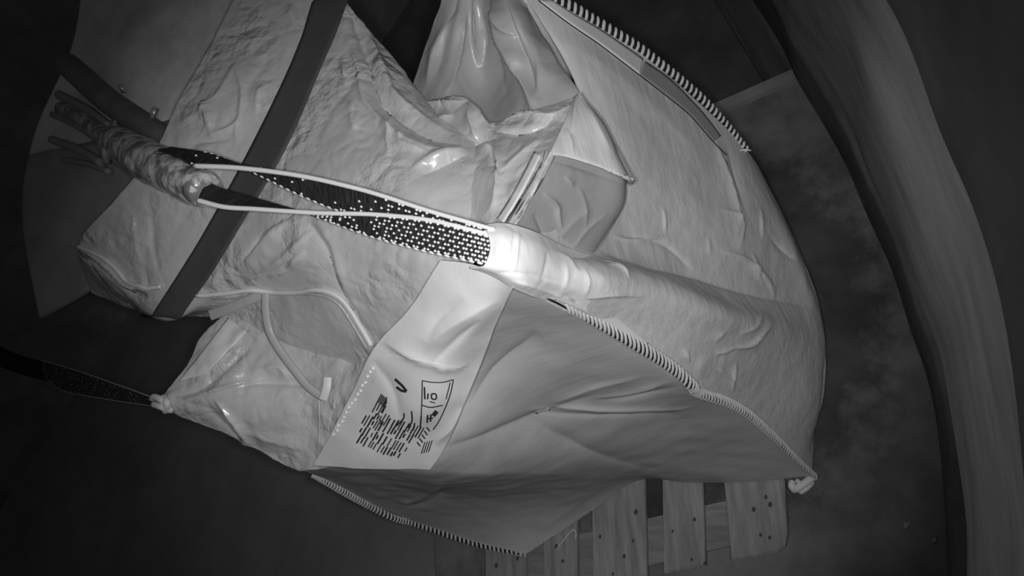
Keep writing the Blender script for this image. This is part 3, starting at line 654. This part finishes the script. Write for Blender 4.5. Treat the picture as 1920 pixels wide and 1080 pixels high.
N1['label'] = 'black webbing loop with white edges at the near corner'
f1e1 = [(365, 311, 1.15), (450, 315, 1.12), (560, 329, 1.075), (660, 351, 1.03), (720, 368, 1.0), (800, 394, .96), (880, 417, .92), (926, 430, .897)]
f1e2 = [(318, 276, 1.21), (400, 290, 1.17), (490, 330, 1.13), (560, 364, 1.10), (640, 396, 1.065), (720, 412, 1.03), (800, 428, .99), (930, 455, .92)]
N2, GF = ribbon('lifting_loop', f1e1, f1e2, bag)
bk = np.array([[D(*a), D(*b)] for a, b in (((318, 276, 1.21), (365, 311, 1.15)), ((285, 290, 1.28), (330, 300, 1.30)), ((300, 330, 1.34), (340, 345, 1.35)), ((350, 350, 1.29), (380, 365, 1.25)), ((388, 342, 1.20), (372, 376, 1.15)))])
gobj('lifting_loop', surf(bk, 30, 8), M_web, bag, -.0035)
for (e, ob, nm) in ((n1e1, N1, 'white_edge'), (f1e1, N2, 'white_edge')):
    P = cr(np.array([D(*p) for p in e]), 90); V, Fc = tube(P, np.linspace(.0052, .0034, 90), 8); mesh(nm, V, Fc, M_dot, ob)
dotrows(GN, N1, 'white_fleck', .0115, 7, .0030, 0, .37, 1, ([0, .38, .42, .6, .62, 1], [0, 0, .5, .5, 1, 1]))
dotrows(GF, N2, 'white_fleck', .0135, 6, .0030, 0, .37, 1, ([0, .55, .7, 1], [.06, .12, .8, .8]))
# dotted outer edges
for (e, ob, t0) in ((n1e2, N1, .42), (f1e2, N2, .12)):
    P = cr(np.array([D(*p) for p in e]), 400); s = np.concatenate([[0], np.cumsum(np.linalg.norm(np.diff(P, axis=0), axis=1))]); out = []
    for q in np.arange(s[-1]*t0, s[-1]*(.97 if ob is N1 else .62), .017):
        P3 = [np.array([np.interp(q+x, s, P[:, k]) for k in range(3)]) for x in (0, .004, .008, .012)]
        V, Fc = tube(P3, np.array([.0016, .003, .003, .0016]), 6); out.append((V, Fc))
    V, Fc = join(out); mesh('edge_stitch', V, Fc, M_dot, ob)
# far left loop
b1 = [(78, 676, 1.62), (140, 694, 1.58), (210, 718, 1.52), (302, 751, 1.42)]; b2 = [(84, 706, 1.60), (120, 732, 1.57), (200, 748, 1.51), (303, 763, 1.42)]
N3, GB = ribbon('lifting_loop', b1, b2, bag); N3['label'] = 'dark flecked loop stretched from the lower left corner'
for e in (b1, b2):
    P = cr(np.array([D(*p) for p in e]), 40); V, Fc = tube(P, .0014, 6); mesh('pale_edge', V, Fc, M_stitch, N3)
o = dotrows(GB, N3, 'white_fleck', .016, 7, .0012, 0, .37, .35)
if o: o.data.materials[0] = M_stitch
b1 = [(20, 733, 1.66), (50, 742, 1.62), (76, 752, 1.6)]
kn = []
for pts in ([(318, 764, 1.40), (306, 752, 1.385), (290, 744, 1.40), (286, 748, 1.41)], [(322, 770, 1.40), (305, 764, 1.385), (288, 758, 1.40)], [(306, 744, 1.40), (313, 756, 1.38), (310, 772, 1.395)]):
    V, Fc = tube(cr(np.array([D(*p) for p in pts]), 12), .008, 7); kn.append((V, Fc))
V, Fc = join(kn); mesh('loop_sleeve', V, Fc, M_flap, bag)
# white sleeve over the foot of the near loop
def onAC(x, y, off):
    p = hit(bvh(gAC, gAB), x, y, off)
    return (x, y, float(((p-CAM)@R_)[2]))
SV = GD([
 [(905, 421, .925), (915, 440, .893), (918, 470, .885), (905, 500, .888), (880, 503, .92)],
 [(945, 417, .915), (950, 445, .882), (945, 480, .875), (935, 510, .885), (918, 516, .915)],
 [(1000, 432, .945), (1000, 460, .912), (990, 495, .898), (985, 530, .908), (975, 547, .935)],
 [onAC(1062, 462, .004), onAC(1055, 490, .016), onAC(1045, 525, .020), onAC(1038, 553, .014), onAC(1034, 567, .004)],
 [onAC(1125, 482, .004), onAC(1120, 512, .006), onAC(1108, 545, .006), onAC(1092, 570, .004), onAC(1090, 582, .002)],
 [onAC(1165, 494, -.008), onAC(1160, 530, -.010), onAC(1148, 560, -.010), onAC(1130, 590, -.010), onAC(1125, 603, -.010)]])
gSV = surf(SV, 120, 70)
gSV = crease(gSV, [([(965, 430), (962, 470), (955, 515)], -.003, 4), ([(973, 430), (970, 470), (964, 515)], .003, 4), ([(1028, 468), (1024, 500), (1015, 530)], -.003, 4), ([(1040, 470), (1065, 484), (1085, 510)], .004, 5),
                   ([(1060, 490), (1062, 525), (1052, 550)], .003, 4), ([(1095, 500), (1105, 530), (1095, 560)], .003, 4), ([(930, 512), (980, 514), (1030, 524), (1060, 534)], -.003, 4), ([(960, 527), (1000, 537), (1060, 560)], .003, 4)])
gSV = rumple(gSV, .0015, 22, 'v', 8)
gobj('loop_sleeve', gSV, M_white, bag, .003)

# ------------------------------------------------------------------ belt around the skirt
bl = path2([(600, -30), (570, 70), (538, 150), (472, 285), (395, 425), (345, 505), (290, 588)], 90); br = path2([(660, -30), (636, 60), (606, 130), (540, 285), (447, 440), (400, 515), (338, 592)], 90)
G = []
for a, b in zip(bl, br):
    row = [hit(bvSK, *(a*(1-t)+b*t), .009) for t in np.linspace(0, 1, 9)]
    if all(p is not None for p in row): G.append(row)
G = np.array(G)
for _ in range(12): G[1:-1] = (G[:-2]+2*G[1:-1]+G[2:])/4
backb = cr(np.array([[D(262, 592, 1.60), D(306, 600, 1.60)], [D(330, 500, 1.90), D(370, 510, 1.88)], [D(430, 350, 1.96), D(460, 352, 1.94)], [D(560, 100, 1.92), D(590, 100, 1.9)], [D(640, -60, 1.5), D(690, -60, 1.5)]]), 40)
ub = np.linspace(0, 1, 9)[None, :, None]
order = G if np.linalg.norm(G[0, 0]-backb[0, 0]) > np.linalg.norm(G[-1, 0]-backb[0, 0]) else G[::-1]
Gb2 = np.concatenate([order, backb[:, :1]*(1-ub)+backb[:, 1:]*ub], 0)
belt = mesh('retaining_belt', Gb2.reshape(-1, 3), gridfaces(Gb2.shape[0], 9)+[((Gb2.shape[0]-1)*9+j, (Gb2.shape[0]-1)*9+j+1, j+1, j) for j in range(8)], M_belt, None, True, -.003)
tag(belt, 'wide flat black belt cinching the bag skirt onto the filling chute', 'belt')

# ------------------------------------------------------------------ filling station: housing, chute, arms
stn = empty('filling_station', tuple(D(200, 300, 2.0)), 'sooty grey steel filling head with a taped support arm behind the bag skirt', 'filling machine')
HS = GD([
 [(150, -60, 1.956), (260, -90, 1.893), (380, -120, 1.820), (520, -150, 1.774)],
 [(128, 90, 1.911), (230, 60, 1.820), (350, 20, 1.756), (480, -20, 1.711)],
 [(60, 265, 1.875), (170, 240, 1.784), (310, 200, 1.702), (460, 150, 1.656)],
 [(38, 400, 1.838), (130, 400, 1.784), (250, 370, 1.711), (430, 330, 1.656)],
 [(72, 597, 1.820), (130, 566, 1.774), (185, 535, 1.729), (360, 450, 1.656)]])
gHS = rumple(surf(HS, 60, 60), .02, 2.2, 'n', 4)
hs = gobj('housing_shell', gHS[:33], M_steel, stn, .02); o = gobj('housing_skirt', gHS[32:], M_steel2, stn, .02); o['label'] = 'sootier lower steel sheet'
ch = np.concatenate([SK[0:4], np.array(nb)[0:4][:, ::-1]], 1); cc = ch.mean(1, keepdims=True); ch = cc+(ch-cc)*.93; ch = cr(ch, 20, 0)
mesh('chute', ch[4:].reshape(-1, 3), gridfaces(16, ch.shape[1], 0, True), M_beam, stn, True, .004)
# plain round arm above
P = cr(np.array([D(128, 122, 1.78), D(200, 186, 1.68), D(270, 236, 1.58), D(335, 282, 1.48)]), 30); V, Fc = tube(P, .036, 16); o = mesh('support_arm', V, Fc, M_beam, stn)
for (x, y, d, a) in ((226, 160, 1.68, (232, 172)), (292, 203, 1.52, (284, 222))):
    V, Fc = tube([D(x, y, d), D((x+a[0])/2, (y+a[1])/2, d), D(a[0], a[1], d+.01)], .007, 8); mesh('bolt', V, Fc, M_bolt, o)
V, Fc = tube(cr(np.array([D(96, 698, 1.70), D(60, 690, 1.74), D(0, 668, 1.80), D(-120, 600, 1.9)]), 16), .026, 12); o = mesh('support_arm', V, Fc, M_core, stn); o['label'] = 'black arm end inside the far left loop'
# taped arm that carries the near loop
P = cr(np.array([D(120, 205, 1.77), D(165, 232, 1.64), D(210, 262, 1.52), D(260, 290, 1.38), D(310, 318, 1.28), D(350, 338, 1.23), D(388, 358, 1.19)]), 80)
T, U, W = frames(P); a = np.linspace(0, 2*math.pi, 28, endpoint=False); rr = np.interp(np.linspace(0, 1, 80), [0, .33, .36, .6, .8, .97, 1], [.024, .024, .044, .047, .042, .038, .034])
Gp = P[:, None]+rr[:, None, None]*(np.cos(a)[None, :, None]*U[:, None]+np.sin(a)[None, :, None]*W[:, None])
for i in range(26, 76):
    for j in range(28):
        v = Vector(Gp[i, j])*18; k = noise.noise(v)*.006+(.4-abs(noise.noise(v*2.1)))*.003
        Gp[i, j] += (Gp[i, j]-P[i])/rr[i]*k
o = mesh('taped_arm', Gp.reshape(-1, 3), gridfaces(80, 28, 0, True)+[tuple(range(28))[::-1], tuple(79*28+k for k in range(28))], M_tape, stn)
o['label'] = 'crumpled taped arm end inside the near loop'
P = cr(np.array([D(215, 228, 1.52), D(208, 250, 1.45), D(198, 280, 1.44), D(200, 305, 1.46)]), 16); V, Fc = tube(P, .008, 8); mesh('clamp', V, Fc, M_bolt, o)
# flaking bars behind the arm
for (x0, y0, x1, y1, d0_, d1_, r) in ((112, 178, 205, 240, 1.80, 1.62, .015), (100, 215, 192, 268, 1.80, 1.64, .011), (98, 262, 192, 306, 1.79, 1.64, .013), (120, 300, 205, 322, 1.77, 1.64, .009)):
    P = cr(np.array([D(x0, y0, d0_), D((x0+x1)/2+4, (y0+y1)/2-3, (d0_+d1_)/2), D(x1, y1, d1_)]), 20); V, Fc = tube(P, r, 8); mesh('flaking_bar', V, Fc, M_steel2, stn)

# ------------------------------------------------------------------ small things on the floor
V, Fc = box((B0+B1)/2+np.array([0, 0, .012]), (np.linalg.norm(B1-B0), .05, .03), (bdir, np.cross([0, 0, 1], bdir), (0, 0, 1)))
o = mesh('kerb_bar', V, Fc, M_steel2, None, False); tag(o, 'dim grey bar lying on the floor between bag and wall', 'bar')
def chip(px, py, s, lab):
    c = Z(px, py, .0); n = 22; V = []
    for z, f in ((0, 1), (.006, .8)):
        for k in range(n):
            a = k/n*2*math.pi; r = s*(.45+.75*abs(noise.noise(Vector((math.cos(a)*2.2+px, math.sin(a)*2.2, s))))*2)*f
            V.append(c+np.array([math.cos(a)*r, math.sin(a)*r*.55, z]))
    tag(mesh('plaster_crumb', V, gridfaces(2, n, 0, True)+[tuple(range(n, 2*n))], M_chip, None, False), lab, 'debris')
chip(1698, 985, .018, 'larger pale crumb of plaster on the floor right of the pallet')
chip(1752, 1012, .011, 'small dim crumb of plaster close against the wall base')
for o in bpy.data.objects:
    if o.name.split('.')[0] in ('overlock_stitch', 'white_fleck', 'edge_stitch', 'label_print', 'hem_stitching'): o['kind'] = 'stuff'
for o in bpy.data.objects:
    if 'w' in o: del o['w']
